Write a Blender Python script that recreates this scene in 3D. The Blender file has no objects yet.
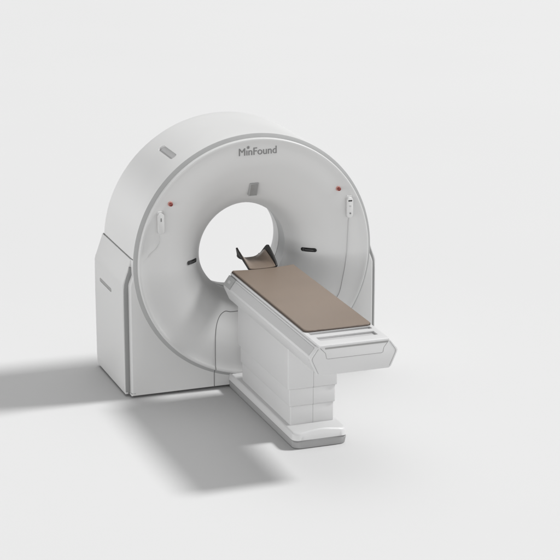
import bpy, bmesh, math
from mathutils import Vector, Matrix
PI = math.pi
D = bpy.data
scene = bpy.context.scene
C = scene.collection
ZC = 0.97          # height of the bore axis

# ------------------------------------------------------------------ materials
def mat(name, col, rough=0.45, spec=0.4, bump=0.0, bscale=400.0, var=0.0, vscale=3.0, coat=0.0, metal=0.0):
    m = D.materials.new(name); m.use_nodes = True
    nt = m.node_tree; b = nt.nodes['Principled BSDF']
    b.inputs['Base Color'].default_value = (*col, 1)
    b.inputs['Roughness'].default_value = rough
    b.inputs['Specular IOR Level'].default_value = spec
    b.inputs['Coat Weight'].default_value = coat
    b.inputs['Metallic'].default_value = metal
    tc = nt.nodes.new('ShaderNodeTexCoord')
    if var:
        n = nt.nodes.new('ShaderNodeTexNoise'); n.inputs['Scale'].default_value = vscale
        n.inputs['Detail'].default_value = 5
        nt.links.new(tc.outputs['Object'], n.inputs['Vector'])
        r = nt.nodes.new('ShaderNodeMapRange')
        r.inputs[1].default_value = .3; r.inputs[2].default_value = .7
        r.inputs[3].default_value = 1 - var; r.inputs[4].default_value = 1 + var
        nt.links.new(n.outputs['Fac'], r.inputs[0])
        mx = nt.nodes.new('ShaderNodeVectorMath'); mx.operation = 'SCALE'
        mx.inputs[0].default_value = col
        nt.links.new(r.outputs[0], mx.inputs['Scale'])
        nt.links.new(mx.outputs[0], b.inputs['Base Color'])
        r2 = nt.nodes.new('ShaderNodeMapRange')
        r2.inputs[3].default_value = rough - .06; r2.inputs[4].default_value = rough + .06
        nt.links.new(n.outputs['Fac'], r2.inputs[0]); nt.links.new(r2.outputs[0], b.inputs['Roughness'])
    if bump:
        n = nt.nodes.new('ShaderNodeTexNoise'); n.inputs['Scale'].default_value = bscale
        nt.links.new(tc.outputs['Object'], n.inputs['Vector'])
        bp = nt.nodes.new('ShaderNodeBump'); bp.inputs['Strength'].default_value = bump
        bp.inputs['Distance'].default_value = 0.001
        nt.links.new(n.outputs['Fac'], bp.inputs['Height']); nt.links.new(bp.outputs[0], b.inputs['Normal'])
    return m
M = dict(
    white=mat('white_plastic', (0.530, 0.530, 0.527), .42, .4, .08, 500, .012, 2.5),
    face=mat('front_plastic', (0.480, 0.480, 0.477), .45, .35, .08, 500, .012, 2.5),
    table=mat('table_plastic', (0.496, 0.496, 0.496), .40, .4, .06, 500, .012, 4),
    gasket=mat('grey_gasket', (.215, .217, .215), .6, .2),
    slotg=mat('slot_grey', (.27, .27, .265), .6, .2),
    inlay=mat('pale_grey_plastic', (0.405, 0.405, 0.405), .45, .35, .06, 500, .01, 4),
    liner=mat('bore_grey', (0.25, 0.253, 0.253), .35, .4),
    trim=mat('grey_trim', (0.285, 0.287, 0.285), .55, .3, .05, 400, .02, 6),
    footg=mat('foot_grey', (0.265, 0.265, 0.265), .5, .3, .1, 300, .03, 8),
    dark=mat('dark_rubber', (0.062, 0.062, 0.062), .6, .3),
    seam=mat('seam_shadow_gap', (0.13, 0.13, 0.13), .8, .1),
    softseam=mat('pale_seam', (0.27, 0.27, 0.27), .8, .1),
    black=mat('black_glass', (0.007, 0.007, 0.007), .15, .5),
    screen=mat('grey_glass', (0.205, 0.205, 0.202), .25, .5, 0, 1, .03, 30),
    logo=mat('logo_grey', (0.165, 0.165, 0.165), .5, .3),
    red=mat('red_button', (0.15, 0.018, 0.012), .35, .5),
    redrim=mat('pale_red_collar', (0.45, 0.22, 0.19), .4, .4),
    tan=mat('tan_vinyl', (0.190, 0.147, 0.115), .36, .5, .5, 220, .045, 3),
    tandark=mat('mattress_piping', (0.062, 0.046, 0.037), .6, .3),
    shell=mat('charcoal_shell', (0.014, 0.013, 0.012), .55, .25, .2, 300),
    btn=mat('button_pale', (0.384, 0.384, 0.384), .4, .4),
    floor=mat('studio_floor', (0.527, 0.527, 0.527), 1.0, 0.0, .0, 60, .004, 0.5),
)

# ------------------------------------------------------------------ helpers
def finish(me, m, angle=35):
    me.materials.clear(); me.materials.append(m)
    me.polygons.foreach_set('use_smooth', [True] * len(me.polygons))
    me.set_sharp_from_angle(angle=math.radians(angle)); me.update()
def obj(name, bm, m, parent=None, angle=35):
    bmesh.ops.remove_doubles(bm, verts=bm.verts, dist=1e-6)
    bmesh.ops.recalc_face_normals(bm, faces=bm.faces)
    me = D.meshes.new(name); bm.to_mesh(me); bm.free()
    finish(me, M[m], angle)
    o = D.objects.new(name, me); C.objects.link(o)
    if parent: o.parent = parent
    return o
def thing(name, label, cat, loc=(0, 0, 0), group=None):
    o = D.objects.new(name, None); C.objects.link(o)
    o.location = (0, 0, 0); o.empty_display_size = .1
    o['label'] = label; o['category'] = cat
    if group: o['group'] = group
    return o
def boolean(o, cutters, op='DIFFERENCE', angle=35):
    m = o.data.materials[0]
    for c in cutters:
        md = o.modifiers.new('b', 'BOOLEAN'); md.object = c; md.operation = op; md.solver = 'EXACT'
    dg = bpy.context.evaluated_depsgraph_get(); dg.update()
    me = D.meshes.new_from_object(o.evaluated_get(dg))
    o.modifiers.clear(); o.data = me; finish(me, m, angle)
    for c in cutters: D.objects.remove(c)
def box(bm, x0, x1, y0, y1, z0, z1, bev=0.0, seg=3):
    t = bmesh.new(); bmesh.ops.create_cube(t, size=1)
    for v in t.verts:
        v.co = Vector(((x0 + x1) / 2 + v.co.x * (x1 - x0), (y0 + y1) / 2 + v.co.y * (y1 - y0), (z0 + z1) / 2 + v.co.z * (z1 - z0)))
    if bev: bmesh.ops.bevel(t, geom=t.edges[:], offset=bev, segments=seg, affect='EDGES', profile=.5)
    me = D.meshes.new('t'); t.to_mesh(me); t.free(); bm.from_mesh(me); D.meshes.remove(me)
def prism(bm, poly, y0, y1, bev=0.0, seg=3, bev_long=True):
    """polygon of (x, z) extruded along y"""
    t = bmesh.new()
    a = [t.verts.new((x, y0, z)) for x, z in poly]
    b = [t.verts.new((x, y1, z)) for x, z in poly]
    t.faces.new(a); t.faces.new(b[::-1])
    n = len(poly)
    for i in range(n): t.faces.new((a[i], b[i], b[(i + 1) % n], a[(i + 1) % n]))
    bmesh.ops.recalc_face_normals(t, faces=t.faces)
    if bev:
        es = t.edges[:] if bev_long else [e for e in t.edges if abs(e.verts[0].co.y - e.verts[1].co.y) < 1e-6]
        bmesh.ops.bevel(t, geom=es, offset=bev, segments=seg, affect='EDGES', profile=.5)
    me = D.meshes.new('t'); t.to_mesh(me); t.free(); bm.from_mesh(me); D.meshes.remove(me)
def lathe(bm, prof, n=256, close=False):
    """profile of (r, y) turned round the bore axis"""
    rows = []
    for r, y in prof:
        rows.append([bm.verts.new((r * math.cos(2 * PI * k / n), y, ZC + r * math.sin(2 * PI * k / n))) for k in range(n)])
    if close: rows.append(rows[0])
    for a, b in zip(rows, rows[1:]):
        for k in range(n): bm.faces.new((a[k], a[(k + 1) % n], b[(k + 1) % n], b[k]))
def spline(pts, n):
    P = [Vector(p) for p in pts]; P = [2 * P[0] - P[1]] + P + [2 * P[-1] - P[-2]]
    out = []
    for i in range(1, len(P) - 2):
        for k in range(n):
            t = k / n; a, b, c, d = P[i - 1:i + 3]
            out.append(.5 * (2 * b + (c - a) * t + (2 * a - 5 * b + 4 * c - d) * t * t + (3 * b - a - 3 * c + d) * t ** 3))
    out.append(P[-2]); return out
def tube(bm, pts, r, n=8):
    pts = [Vector(p) for p in pts]; prev = None; rows = []
    for i, p in enumerate(pts):
        d = (pts[min(i + 1, len(pts) - 1)] - pts[max(i - 1, 0)]).normalized()
        if prev is None: u = d.orthogonal().normalized()
        else:
            u = prev - d * prev.dot(d); u.normalize()
        prev = u; w = d.cross(u)
        rows.append([bm.verts.new(p + r * (math.cos(2 * PI * k / n) * u + math.sin(2 * PI * k / n) * w)) for k in range(n)])
    for a, b in zip(rows, rows[1:]):
        for k in range(n): bm.faces.new((a[k], a[(k + 1) % n], b[(k + 1) % n], b[k]))
    bm.faces.new(rows[0]); bm.faces.new(rows[-1][::-1])
def capsule_poly(hw, hh, n=10):
    """stadium outline: long axis u, half length hw, half height hh"""
    p = []
    for k in range(n + 1):
        a = -PI / 2 + PI * k / n; p.append((hw - hh + hh * math.cos(a), hh * math.sin(a)))
    for k in range(n + 1):
        a = PI / 2 + PI * k / n; p.append((-hw + hh + hh * math.cos(a), hh * math.sin(a)))
    return p
def slab(bm, poly, origin, u, v, t0, t1, bev=0):
    """polygon (a,b) in the plane u,v at origin, from offset t0 to t1 along the normal u x v"""
    u = Vector(u).normalized(); v = Vector(v).normalized(); w = u.cross(v); o = Vector(origin)
    t = bmesh.new()
    A = [t.verts.new(o + u * a + v * b + w * t0) for a, b in poly]
    B = [t.verts.new(o + u * a + v * b + w * t1) for a, b in poly]
    t.faces.new(A); t.faces.new(B[::-1]); n = len(poly)
    for i in range(n): t.faces.new((A[i], B[i], B[(i + 1) % n], A[(i + 1) % n]))
    bmesh.ops.recalc_face_normals(t, faces=t.faces)
    if bev: bmesh.ops.bevel(t, geom=[e for e in t.edges if e.calc_face_angle(0) > 1.2], offset=bev, segments=2, affect='EDGES', profile=.5)
    me = D.meshes.new('t'); t.to_mesh(me); t.free(); bm.from_mesh(me); D.meshes.remove(me)

# ------------------------------------------------------------------ floor
bm = bmesh.new(); bmesh.ops.create_grid(bm, x_segments=4, y_segments=4, size=400)
fl = obj('floor', bm, 'floor'); fl['kind'] = 'structure'; fl['label'] = 'seamless pale studio floor running into the background'

# ------------------------------------------------------------------ gantry
G = thing('ct_scanner', 'large round white scanner gantry with grey ring trim standing on the floor', 'medical scanner')

def face_y(r):
    """depth of the dished front cover at radius r"""
    T = [(.865, -.034), (.80, -.036), (.72, -.037), (.65, -.032), (.57, -.010), (.49, .030), (.44, .062), (.40, .10), (.37, .148), (.348, .205), (.335, .256)]
    for (r0, y0), (r1, y1) in zip(T, T[1:]):
        if r1 <= r <= r0:
            k = (r - r1) / (r0 - r1); return y1 + (y0 - y1) * k
    return T[0][1] if r > .8 else T[-1][1]

# rear shell
sh = [(.86, .004), (.90, .004), (.902, .05)] + [(.902 + .001 * math.sin(PI * k / 26), .05 + .025 * k) for k in range(1, 27)]
sh += [(.851 + .05 * math.cos(a), .74 + .05 * math.sin(a)) for a in [k * PI / 2 / 8 for k in range(9)]]
sh += [(.70, .792), (.58, .785), (.50, .765), (.44, .725), (.40, .675), (.375, .62), (.368, .595)]
sh += [(.375, .585), (.45, .70), (.56, .755), (.70, .765), (.85, .74), (.86, .70)]
bm = bmesh.new(); lathe(bm, sh, close=True)
shell = obj('rear_shell', bm, 'white', G, 40)
# hand grip recesses cut through the shell on both shoulders
def shell_frame(ang):
    a = math.radians(ang); n = Vector((math.cos(a), 0, math.sin(a)))
    return Vector((0, .345, ZC)) + n * .90, Vector((0, 1, 0)), n.cross(Vector((0, 1, 0))), n
cut = []
for ang in (125.9, 54.1):
    o, u, v, n = shell_frame(ang)
    b2 = bmesh.new(); slab(b2, capsule_poly(.165, .027, 10), o, u, v, *((-.012, .1) if u.cross(v).dot(n) > 0 else (.012, -.1)))
    cut.append(obj('cut', b2, 'white'))
boolean(shell, cut, angle=30)
for ang in (125.9, 54.1):
    o, u, v, n = shell_frame(ang)
    s = 1 if u.cross(v).dot(n) > 0 else -1
    bm = bmesh.new(); slab(bm, capsule_poly(.1635, .0255, 10), o, u, v, s * -.0105, s * -.0125)
    obj('grip_recess', bm, 'inlay', G)
# grey trim ring
bm = bmesh.new()
lathe(bm, [(.896, .02), (.9005, .001), (.899, -.0022), (.876, -.0165), (.874, -.0172), (.866, -.0172), (.866, .02)], close=True)
obj('trim_ring', bm, 'trim', G, 30)
# dished front cover
T2 = [(.8735, .01, 0), (.8735, -.030, 0), (.872, -.0365, 0), (.867, -.0405, 0), (.857, -.0412, 0), (.849, -.0395, 0), (.838, -.037, 0)]
T3 = [(.80, -.037, 0), (.72, -.037, 0), (.65, -.031, 0), (.57, -.010, 0), (.49, .030, 0), (.44, .062, 0), (.40, .10, 0), (.37, .148, 0), (.348, .205, 0), (.335, .256, 0)]
P3 = [(v.x, v.y) for v in spline(T3, 6)]
prof = [(a, b) for a, b, c in T2] + P3 + [(.333, .264), (.336, .272), (.345, .275), (.38, .18), (.45, .09), (.55, .03), (.70, .0), (.84, .005)]
bm = bmesh.new(); lathe(bm, prof, close=True)
front = obj('front_cover', bm, 'face', G, 30)
def fy(r):
    if r > .85: return -.0425
    for (a, b), (c, d) in zip(P3, P3[1:]):
        if c <= r <= a: return d + (b - d) * (r - c) / (a - c)
    return -.037
# bore liner: grey scan window then pale rear sleeve
bm = bmesh.new(); lathe(bm, [(.338, .272), (.342, .30), (.344, .42), (.352, .42), (.352, .272)], close=True)
obj('bore_window', bm, 'liner', G, 30)
bm = bmesh.new(); lathe(bm, [(.343, .424), (.346, .50), (.354, .56), (.364, .594), (.372, .598), (.372, .55), (.36, .424)], close=True)
obj('bore_sleeve', bm, 'white', G, 30)

# lower housing (front panel below the ring and sides)
poly = [(-.926, .014), (.926, .014), (.926, .835), (.919, .860), (.885, .945), (.868, 1.02), (.80, 1.02)]
for k in range(0, 33):
    a = -k * PI / 32
    poly.append((.70 * math.cos(a), ZC + .70 * math.sin(a)))
poly.append((-.80, 1.02)); poly += [(-.868, 1.02), (-.885, .945), (-.919, .860), (-.926, .835)]
bm = bmesh.new(); prism(bm, poly, 0.0, .77, .012, 3, bev_long=False)
base = obj('lower_housing', bm, 'face', G, 30)
bm = bmesh.new(); box(bm, -.90, .90, .03, .75, 0, .016)
obj('plinth', bm, 'dark', G)

# side covers
for s in (-1, 1):
    prof = [(.935, .016), (.957, .016), (.964, .03), (.968, .10), (.970, .60), (.968, .83), (.963, .858), (.952, .885), (.913, .995), (.905, 1.022), (.880, 1.022), (.905, .92), (.932, .85), (.936, .82)]
    bm = bmesh.new(); prism(bm, [(s * x, z) for x, z in prof], .054, .785, .009, 3, bev_long=False)
    side = obj('side_cover', bm, 'face', G, 30)
    # long shallow grip slot in the side cover
    c = bmesh.new(); slab(c, capsule_poly(.155, .014, 8), (s * .969, .49, .716), (0, 1, 0), (0, 0, 1), -.004, .004)
    boolean(side, [obj('cut', c, 'white')], angle=30)
    bm = bmesh.new(); slab(bm, capsule_poly(.150, .011, 8), (s * .9660, .49, .716), (0, 1, 0), (0, 0, 1), -.0012, .0012)
    obj('slot_insert', bm, 'slotg', side)
    path = [(p.x, p.y) for p in spline([(.947, .034, 0), (.947, .20, 0), (.947, .40, 0), (.947, .58, 0), (.947, .70, 0), (.9468, .76, 0), (.9455, .80, 0), (.941, .838, 0), (.932, .872, 0), (.921, .904, 0), (.911, .934, 0), (.906, .965, 0)], 8)]
    L, Rr = [], []
    for i, (x, z) in enumerate(path):
        dx = path[min(i + 1, len(path) - 1)][0] - path[max(i - 1, 0)][0]; dz = path[min(i + 1, len(path) - 1)][1] - path[max(i - 1, 0)][1]
        k = math.hypot(dx, dz); L.append((x - dz / k * .025, z + dx / k * .025)); Rr.append((x + dz / k * .011, z - dx / k * .011))
    bm = bmesh.new(); prism(bm, [(s * x, z) for x, z in L + Rr[::-1]], .046, .075, .003, 2, bev_long=False)
    obj('edge_trim', bm, 'gasket', side)
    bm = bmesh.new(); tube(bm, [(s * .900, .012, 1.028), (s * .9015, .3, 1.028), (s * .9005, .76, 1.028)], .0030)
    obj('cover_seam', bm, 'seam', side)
    # low seam where the corner post meets the plinth
    bm = bmesh.new(); tube(bm, [(s * .926, .035, .034), (s * .926, .004, .034), (s * .900, .000, .034)], .0028)
    obj('corner_seam', bm, 'softseam', G)

# table docking cover seam on the front cover and on the lower housing
def on_face(x, z, lift=0.0):
    r = math.hypot(x, z - ZC)
    y = fy(r) if r < .862 else (0.0)
    return Vector((x, y - lift, z))
half = [(-.307, .105), (-.309, .20), (-.309, .33), (-.303, .42), (-.286, .49), (-.252, .540), (-.205, .562), (-.16, .552), (-.10, .548), (0, .548)]
pts = spline([(x, z, 0) for x, z in half], 8)
full = [(p.x, p.y) for p in pts] + [(-p.x, p.y) for p in pts[::-1]][1:]
face_pts = [(x, z) for x, z in full if math.hypot(x, z - ZC) < .855]
zi = ZC - math.sqrt(.8725 ** 2 - .307 ** 2); zo = ZC - math.sqrt(.9005 ** 2 - .307 ** 2)
low = [Vector((.307, -.0415, zi + .005)), Vector((.307, -.0172, zi - .002)), Vector((.307, -.001, zo)), Vector((.307, 0, zo - .01)), Vector((.307, 0, .016))]
path = [Vector((-p.x, p.y, p.z)) for p in low[::-1]] + [on_face(x, z) for x, z in face_pts] + low
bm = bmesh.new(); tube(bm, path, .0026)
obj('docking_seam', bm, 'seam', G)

# laser slots either side of the bore
for s in (-1, 1):
    def strip(r0, r1, hh, l0, l1, n=24):
        bm = bmesh.new(); rows = []
        for i in range(n + 1):
            e = (1 - math.cos(PI * i / n)) / 2; r = r0 + (r1 - r0) * e
            # slot length measured along the dish slope; ends rounded
            d = min(r - r0, r1 - r) * 1.5; h = hh * math.sqrt(max(0.02, 1 - max(0, 1 - d / hh) ** 2))
            ys = fy(r); rows.append([bm.verts.new(Vector((s * r, ys - l, .957 + q * h))) for q, l in ((-1, l0), (-.8, l1), (.8, l1), (1, l0))])
        for p, q in zip(rows, rows[1:]):
            for k in range(4): bm.faces.new((p[k], p[(k + 1) % 4], q[(k + 1) % 4], q[k]))
        bm.faces.new(rows[0]); bm.faces.new(rows[-1][::-1]); return bm
    lw = obj('laser_window', strip(.398, .492, .0165, -.004, .006), 'black', G, 50)
    obj('laser_lens', strip(.418, .472, .0045, .003, .0075), 'dark', lw, 50)
# breathing lamp / camera box above the bore
zt, zb = 1.506, 1.405
pt, pb = Vector((.006, fy(zt - ZC) - .012, zt)), Vector((.006, fy(zb - ZC) - .032, zb))
mid = (pt + pb) / 2; v = (pt - pb).normalized(); hh_ = (pt - pb).length / 2
rect = lambda a, b: [(-a, -b), (a, -b), (a, b), (-a, b)]
sg = 1 if Vector((1, 0, 0)).cross(v).y < 0 else -1
bm = bmesh.new(); slab(bm, rect(.033, hh_), mid, (1, 0, 0), v, sg * -.05, 0, .004)
cb = obj('indicator_box', bm, 'trim', G)
bm = bmesh.new(); slab(bm, rect(.026, hh_ - .007), mid, (1, 0, 0), v, sg * -.002, sg * .0022, .001)
obj('indicator_screen', bm, 'screen', cb)
# stop buttons
for s in (-1, 1):
    x, z = s * .632, 1.423; y = fy(math.hypot(x, z - ZC))
    bm = bmesh.new()
    bmesh.ops.create_cone(bm, cap_ends=True, segments=32, radius1=.019, radius2=.0165, depth=.014, matrix=Matrix.Translation((x, y - .002, z)) @ Matrix.Rotation(PI / 2, 4, 'X'))
    col = obj('emergency_button', bm, 'redrim', G)
    bm = bmesh.new()
    bmesh.ops.create_cone(bm, cap_ends=True, segments=32, radius1=.010, radius2=.013, depth=.016, matrix=Matrix.Translation((x, y - .016, z)) @ Matrix.Rotation(PI / 2, 4, 'X'))
    bmesh.ops.create_uvsphere(bm, u_segments=24, v_segments=12, radius=.0128, matrix=Matrix.Translation((x, y - .023, z)) @ Matrix.Diagonal((1, .45, 1, 1)))
    obj('button_cap', bm, 'red', col)

# brand lettering
def text_mesh(name, body, size, width, m, parent, loc, bold=.0):
    cu = D.curves.new('txt', 'FONT'); cu.body = body; cu.size = size; cu.extrude = .0012; cu.offset = bold
    cu.align_x = 'LEFT'; cu.resolution_u = 6
    t = D.objects.new('txt', cu); C.objects.link(t)
    dg = bpy.context.evaluated_depsgraph_get(); dg.update()
    me = D.meshes.new_from_object(t.evaluated_get(dg)); D.objects.remove(t)
    xs = [v.co.x for v in me.vertices]; x0, x1 = min(xs), max(xs); k = width / (x1 - x0)
    for v in me.vertices:
        x = (v.co.x - x0) * k - width / 2; v.co = Vector((loc[0] + x, loc[1] - v.co.z, loc[2] + v.co.y))
    finish(me, M[m]); o = D.objects.new(name, me); C.objects.link(o); o.parent = parent; return o
lg = text_mesh('brand_lettering', 'M\u0131nFound', .0765, .281, 'logo', G, (.0185, -.0385, 1.724))
base_me = lg.data.copy()
bmt = bmesh.new(); bmt.from_mesh(lg.data)
for dx, dz, dy in ((.0016, .0, .00025), (.0008, .0008, .0005)):
    n0 = len(bmt.verts); bmt.from_mesh(base_me); bmt.verts.ensure_lookup_table()
    for v in bmt.verts[n0:]: v.co += Vector((dx, dy, dz))
bmt.to_mesh(lg.data); bmt.free(); D.meshes.remove(base_me)
bm = bmesh.new()     # little leaping figure that stands for the dot of the i
for a in range(5):
    an = PI / 2 + a * 2 * PI / 5
    c0 = Vector((-.0525, -.0392, 1.781))
    tube(bm, [c0, c0 + Vector((math.cos(an) * .0105, 0, math.sin(an) * .0105))], .0034, 6)
obj('brand_star', bm, 'logo', lg)

# ------------------------------------------------------------------ hand controllers hanging on the front cover
def handset(s, label, dark):
    H = thing('hand_controller', label, 'hand controller', group='hand controllers on the front of the scanner')
    x, z = s * (.716 if dark else .708), (1.279 if dark else 1.290); y = -.037
    w = .0265
    bm = bmesh.new(); slab(bm, capsule_poly(.078, w, 12), (x, y, z), (0, 0, 1), (1, 0, 0), -.004, -.028 if False else .0, 0) if False else None
    body = [(b, a) for a, b in capsule_poly(.077, .024, 12)]
    slab(bm, body, (x, y - .013, z), (1, 0, 0), (0, 0, 1), -.014, .014, .005)
    bd = obj('body', bm, 'white' if dark else 'face', H)
    bm = bmesh.new(); box(bm, x - .020, x + .020, y - .006, y + .004, z - .060, z + .088, .004)
    obj('holder', bm, 'face', H)
    if dark:
        bm = bmesh.new(); box(bm, x - .015, x + .015, y - .0295, y - .024, z + .046, z + .057, .0022, 2); obj('display', bm, 'black', bd)
        bm = bmesh.new(); bmesh.ops.create_cone(bm, cap_ends=True, segments=20, radius1=.007, radius2=.006, depth=.005, matrix=Matrix.Translation((x + .001, y - .028, z - .042)) @ Matrix.Rotation(PI / 2, 4, 'X'))
        obj('button', bm, 'logo', bd)
        bm = bmesh.new(); box(bm, x - .008, x + .008, y - .0295, y - .024, z + .006, z + .020, .002, 2); obj('button', bm, 'btn', bd)
    else:
        bm = bmesh.new(); box(bm, x - .005, x + .005, y - .0295, y - .024, z + .016, z + .043, .003, 2); obj('display', bm, 'logo', bd)
    if s > 0:
        p = [(.716, 1.20), (.712, 1.15), (.708, 1.05), (.703, .95), (.692, .85), (.672, .74), (.648, .64), (.60, .56)]
    else:
        p = [(-.716, 1.20), (-.712, 1.17), (-.722, 1.135), (-.75, 1.10), (-.785, 1.075), (-.80, 1.05)]
    bm = bmesh.new(); tube(bm, spline([(a, -.040, b) for a, b in p], 6), .0028 if s > 0 else .0018)
    obj('cable', bm, 'inlay' if s > 0 else 'face', H)
handset(1, 'white hand controller with black display hanging at the right rim of the front face', True)
handset(-1, 'plain white hand controller with small grey key on the left of the front face', False)

# ------------------------------------------------------------------ patient table
P = thing('patient_table', 'white patient table with tan mattress on a stepped column in front of the scanner', 'patient table')
Y0, Y1 = -.195, -1.905
hexa = [(-.238, .907), (-.2505, .905), (-.292, .850), (-.298, .836), (-.294, .822), (-.256, .735), (-.242, .722)]
hexa = hexa + [(-x, z) for x, z in hexa[::-1]]
bm = bmesh.new(); prism(bm, hexa, Y1, Y0, .006, 2, bev_long=False)
bd = obj('table_body', bm, 'table', P, 25)
# end cap
hx2 = [(-.238, .9155), (-.2530, .9085), (-.297, .851), (-.303, .836), (-.299, .820), (-.259, .732), (-.243, .7195)]
hx2 = hx2 + [(-x, z) for x, z in hx2[::-1]]
bm = bmesh.new(); prism(bm, hx2, -1.925, -1.885, .006, 3, bev_long=False)
cap = obj('end_cap', bm, 'table', P, 25)
ye = -1.925
def line(name, pts, r, m, parent):
    b = bmesh.new(); tube(b, pts, r); return obj(name, b, m, parent)
line('drawer_seam', [(-.232, ye, .904), (-.197, ye, .868), (-.190, ye, .832), (-.180, ye, .828), (.19, ye, .828), (.199, ye, .832), (.206, ye, .864), (.238, ye, .904)], .0018, 'softseam', cap)
for s in (-1, 1):
    line('edge_seam', [(s * .246, ye, .900), (s * .284, ye, .846), (s * .288, ye, .834), (s * .284, ye, .820), (s * .246, ye, .735)], .0017, 'softseam', cap)
# top plate with hand rail recesses
bm = bmesh.new(); box(bm, -.2435, .2435, -1.929, Y0 + .004, .905, .924, .006, 4)
top = obj('top_plate', bm, 'table', P, 30)
cuts = []
for y0, y1, x0, x1 in ((-1.708, -1.660, -.214, .214), (-1.838, -1.762, -.200, .200)):
    b2 = bmesh.new(); box(b2, x0, x1, y0, y1, .908, .95, .003, 2); cuts.append(obj('cut', b2, 'white'))
boolean(top, cuts, angle=30)
for y0, y1, x0, x1 in ((-1.705, -1.663, -.211, .211), (-1.835, -1.765, -.197, .197)):
    bm = bmesh.new(); box(bm, x0, x1, y0, y1, .9085, .9105); obj('recess_liner', bm, 'inlay', top)
bm = bmesh.new(); box(bm, -.200, .232, -1.9262, -1.90, .894, .9065)  # grey strip on the cap, its colour standing in for shade under the lip
obj('lip_shade_strip', bm, 'slotg', cap)
# grey inlays and control pads on the sloping sides
def facet(s, y0, y1, t0, t1, lift, m, name, parent, thick=.004):
    A = Vector((s * .252, 0, .905)); B = Vector((s * .292, 0, .850)); d = B - A
    a = A + d * t0; b = A + d * t1
    n = Vector((s * -d.z * s, 0, abs(d.x))); n = Vector((s * abs(d.z), 0, abs(d.x))).normalized()
    bm = bmesh.new(); vs = []
    for off in (lift, lift - thick):
        for q, y in ((a, y0), (b, y0), (b, y1), (a, y1)):
            vs.append(bm.verts.new(Vector((q.x, y, q.z)) + n * off))
    for f in ((0, 1, 2, 3), (7, 6, 5, 4), (0, 4, 5, 1), (1, 5, 6, 2), (2, 6, 7, 3), (3, 7, 4, 0)): bm.faces.new([vs[i] for i in f])
    bmesh.ops.bevel(bm, geom=bm.edges[:], offset=.0008, segments=2, affect='EDGES')
    return obj(name, bm, m, parent)
for s in (-1, 1):
    facet(s, -1.883, -.342, .13, 1.0, .002, 'inlay', 'side_inlay', P)
    cp = facet(s, -.335, -.200, -.05, 1.12, .006, 'trim', 'control_pad', P, .012)
    facet(s, -.290, -.245, .35, .68, .0075, 'btn', 'pad_key', cp, .003)
# mattress
bm = bmesh.new()
nx, ny = 24, 60; W = .231; ya, yb = -.198, -1.648
def mz(x): return .941 - .010 * math.cos(x / W * PI / 2)
R = []
for j in range(ny + 1):
    y = ya + (yb - ya) * j / ny; row = []
    for i in range(nx + 1):
        x = -W + 2 * W * i / nx
        xx, yy = x, y
        cr = .028; ex = W - cr; yc0 = yb + cr     # round the two free corners
        if y < yc0 and abs(x) > ex - .0:
            dx = abs(x) - ex; dy = yc0 - y; m_ = max(dx, dy); L = math.hypot(dx, dy)
            if L > 0: xx = math.copysign(ex + dx * m_ / L, x); yy = yc0 - dy * m_ / L
        row.append(bm.verts.new((xx, yy, mz(x))))
    R.append(row)
for a, b in zip(R, R[1:]):
    for i in range(nx): bm.faces.new((a[i], a[i + 1], b[i + 1], b[i]))
g = bmesh.ops.extrude_face_region(bm, geom=bm.faces[:])
for v in [e for e in g['geom'] if isinstance(e, bmesh.types.BMVert)]: v.co.z = .9245
bmesh.ops.recalc_face_normals(bm, faces=bm.faces)
es = [e for e in bm.edges if e.calc_face_angle(0) > 1.0 and e.verts[0].co.z > .93]
bmesh.ops.bevel(bm, geom=es, offset=.003, segments=3, affect='EDGES')
mt = obj('mattress', bm, 'tan', P, 50)
loop = [(-W - .001, ya, .9285), (-W - .001, yb + .028, .9285), (-W + .007, yb + .008, .9285), (-W + .028, yb - .001, .9285), (W - .028, yb - .001, .9285), (W - .007, yb + .008, .9285), (W + .001, yb + .028, .9285), (W + .001, ya, .9285)]
line('piping', loop, .0052, 'tandark', mt)

# head holder reaching into the bore
HH = D.objects.new('head_holder', None)
def trough(name, m, v0, v1, off, thick, parent, ymin, ymax, hs):
    bm = bmesh.new(); NU, NV = 36, 28; top_, bot = [], []
    for i in range(NU + 1):
        u = i / NU; y = ymin + (ymax - ymin) * u
        # wall height along the holder: low, rising to horns, dropping again
        t = (y + .19) / .31
        up = max(0, min(1, t / .70)); dn = max(0, min(1, (t - .70) / .30))
        horn = .016 + .096 * up ** .85 * (1 - dn * dn * (3 - 2 * dn)) + .012 * dn
        hw = .096 - .026 * t
        ra, rb = [], []
        for j in range(NV + 1):
            v = v0 + (v1 - v0) * j / NV
            av = abs(v)
            x = hw * math.sin(min(av, 1) * PI / 2) * (1 + .90 * max(0, av - .5) * (horn / .11))
            z = .925 + horn * hs * (av ** 2.6)
            x = math.copysign(x, v)
            nrm = Vector((-math.copysign(av ** 1.6, v), 0, 1 - .8 * av)).normalized()
            p = Vector((x, y, z)) + nrm * off
            ra.append(bm.verts.new(p)); rb.append(bm.verts.new(p - nrm * thick))
        top_.append(ra); bot.append(rb)
    for G_ in (top_, bot):
        for a, b in zip(G_, G_[1:]):
            for j in range(NV): bm.faces.new((a[j], a[j + 1], b[j + 1], b[j]))
    for a, b in ((top_[0], bot[0]), (top_[-1], bot[-1])):
        for j in range(NV): bm.faces.new((a[j], a[j + 1], b[j + 1], b[j]))
    for k in (0, NV):
        for i in range(NU): bm.faces.new((top_[i][k], top_[i + 1][k], bot[i + 1][k], bot[i][k]))
    return obj(name, bm, m, parent, 40)
hh = trough('head_holder', 'shell', -1, 1, 0, .012, P, -.188, .12, 1)
trough('head_pad', 'tan', -.86, .86, .0065, .006, hh, -.186, .115, 1)
bm = bmesh.new(); box(bm, -.05, .05, -.24, -.12, .900, .912, .004); obj('holder_bracket', bm, 'shell', P)

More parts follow.
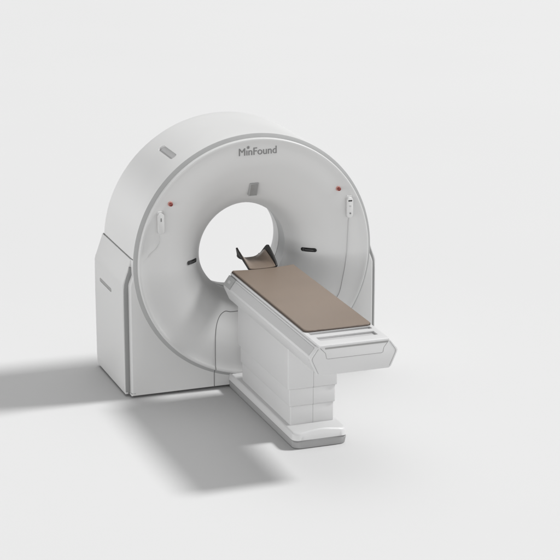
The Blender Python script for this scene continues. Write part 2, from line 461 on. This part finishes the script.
# stepped telescopic column
YB, YF = -.185, -1.178
segs = [(.105, .248, .158, 0.0), (.244, .372, .168, .012), (.368, .730, .180, .026)]
for z0, z1, hw, g_ in segs:
    bm = bmesh.new(); box(bm, -hw, hw, YF - g_ * .5, YB + g_, z0, z1, .010, 3)
    o = obj('column_section', bm, 'table', P, 30)
    line('column_seam', [(.006, YF - g_ * .5 + .0008, z0 + .004), (.006, YF - g_ * .5 + .0008, z1 - .004)], .0016, 'softseam', o)

# foot
def foot_layer(name, m, z0, z1, inset0, inset1, arch0, arch1, parent):
    """rounded slab, its front edge arched; inset = how far each rim is pulled in"""
    def outline(ins):
        pts = []; hw = .200 - ins; yf = -1.360 + ins; rc = .055
        pts.append((-hw, -.006)); n = 40
        for k in range(1, n): pts.append((-hw, -.006 + (yf + rc + .006) * k / n))
        for k in range(0, 13):
            a = PI + PI / 2 * k / 12; pts.append((-hw + rc + rc * math.cos(a), yf + rc + rc * math.sin(a)))
        for k in range(1, 12): pts.append((-hw + rc + (2 * hw - 2 * rc) * k / 12, yf))
        for k in range(0, 13):
            a = -PI / 2 + PI / 2 * k / 12; pts.append((hw - rc + rc * math.cos(a), yf + rc + rc * math.sin(a)))
        for k in range(1, n + 1): pts.append((hw, yf + rc - (yf + rc + .006) * k / n))
        return pts
    def arch(x, y): 
        w = max(0, min(1, (-1.02 - y) / .30)); w = w * w * (3 - 2 * w)
        return w * (math.cos(max(-1, min(1, x / .19)) * PI) * .5 + .5)
    bm = bmesh.new(); rows = []
    for z, ins, ar in ((z0, inset0, arch0), (z1 - .014, inset1 - .008, arch1), (z1 - .005, inset1 - .004, arch1), (z1, inset1 + .005, arch1)):
        rows.append([bm.verts.new((x, y, z + ar * arch(x, y))) for x, y in outline(ins)])
    n = len(rows[0])
    for a, b in zip(rows, rows[1:]):
        for k in range(n): bm.faces.new((a[k], a[(k + 1) % n], b[(k + 1) % n], b[k]))
    # caps as strips joining left and right points
    for r in (rows[0], rows[-1]):
        for k in range(n // 2):
            q = [r[k], r[k + 1], r[n - 2 - k], r[n - 1 - k]]
            if len(set(q)) == 4: bm.faces.new(q)
            elif len(set(q)) == 3: bm.faces.new(list(dict.fromkeys(q)))
    return obj(name, bm, m, parent, 40)
foot_layer('foot_skirt', 'footg', .004, .060, .010, .012, 0, .016, P)
foot_layer('foot_cover', 'table', .061, .112, .002, .016, .016, .018, P)

# ------------------------------------------------------------------ light and camera
w = D.worlds.new('World'); scene.world = w; w.use_nodes = True
wt = w.node_tree; bg = wt.nodes['Background']
# studio surround: soft overhead lobe, low front-left fill band, faint uniform part
LOBE, BAND, UNI, KEY = 1.93, 10.0, .015, .84
def wm(op, a, b=None, c=None, clamp=False):
    n = wt.nodes.new('ShaderNodeMath'); n.operation = op; n.use_clamp = clamp
    for i, v in enumerate((a, b, c)):
        if v is None: continue
        if isinstance(v, (int, float)): n.inputs[i].default_value = v
        else: wt.links.new(v, n.inputs[i])
    return n.outputs[0]
def wdot(v, d):
    n = wt.nodes.new('ShaderNodeVectorMath'); n.operation = 'DOT_PRODUCT'
    wt.links.new(v, n.inputs[0]); n.inputs[1].default_value = Vector(d).normalized(); return n.outputs['Value']
tc = wt.nodes.new('ShaderNodeTexCoord'); dv = tc.outputs['Generated']
lobe = wm('MULTIPLY', wm('POWER', wm('MAXIMUM', wdot(dv, (.12, .22, .96)), 0.0), 4.0), LOBE)
sx = wt.nodes.new('ShaderNodeSeparateXYZ'); wt.links.new(dv, sx.inputs[0])
fl_ = wt.nodes.new('ShaderNodeVectorMath'); fl_.operation = 'MULTIPLY'; wt.links.new(dv, fl_.inputs[0]); fl_.inputs[1].default_value = (1, 1, 0)
nn = wt.nodes.new('ShaderNodeVectorMath'); nn.operation = 'NORMALIZE'; wt.links.new(fl_.outputs[0], nn.inputs[0])
az_ = wm('POWER', wm('MAXIMUM', wm('MULTIPLY_ADD', wdot(nn.outputs[0], (-.80, -.60, 0)), .5, .5), 0.0), 1.3)
zz = wm('DIVIDE', sx.outputs[2], .15)
band = wm('MULTIPLY', wm('MULTIPLY', wm('EXPONENT', wm('MULTIPLY', wm('MULTIPLY', zz, zz), -1.0)), az_), BAND)
tot = wm('ADD', wm('ADD', lobe, band), UNI)
bg.inputs['Color'].default_value = (1, 1, 1, 1); wt.links.new(tot, bg.inputs['Strength'])
ld = Vector((.77, -.07, .83)).normalized()
la = D.lights.new('key', 'AREA'); la.shape = 'DISK'; la.size = 52
dist = 320; la.energy = KEY / ld.z * PI * PI * dist * dist
lo = D.objects.new('key_lamp', la); C.objects.link(lo); lo.location = ld * dist
lo.rotation_euler = ld.to_track_quat('Z', 'Y').to_euler()
cam = D.cameras.new('camera'); co = D.objects.new('camera', cam); C.objects.link(co); scene.camera = co
cam.sensor_width = 36; cam.lens = 2189.66 / 560 * 36; cam.clip_end = 2000
az, el = math.radians(-20.123), math.radians(16.765)
back = Vector((math.sin(az) * math.cos(el), -math.cos(az) * math.cos(el), math.sin(el)))
co.location = Vector((.2, 0, .77)) + back * 15.822
co.rotation_euler = back.to_track_quat('Z', 'Y').to_euler()
scene.view_settings.view_transform = 'Standard'; scene.view_settings.look = 'None'
scene.view_settings.exposure = 0; scene.view_settings.gamma = 1
scene.render.resolution_x = scene.render.resolution_y = 1024
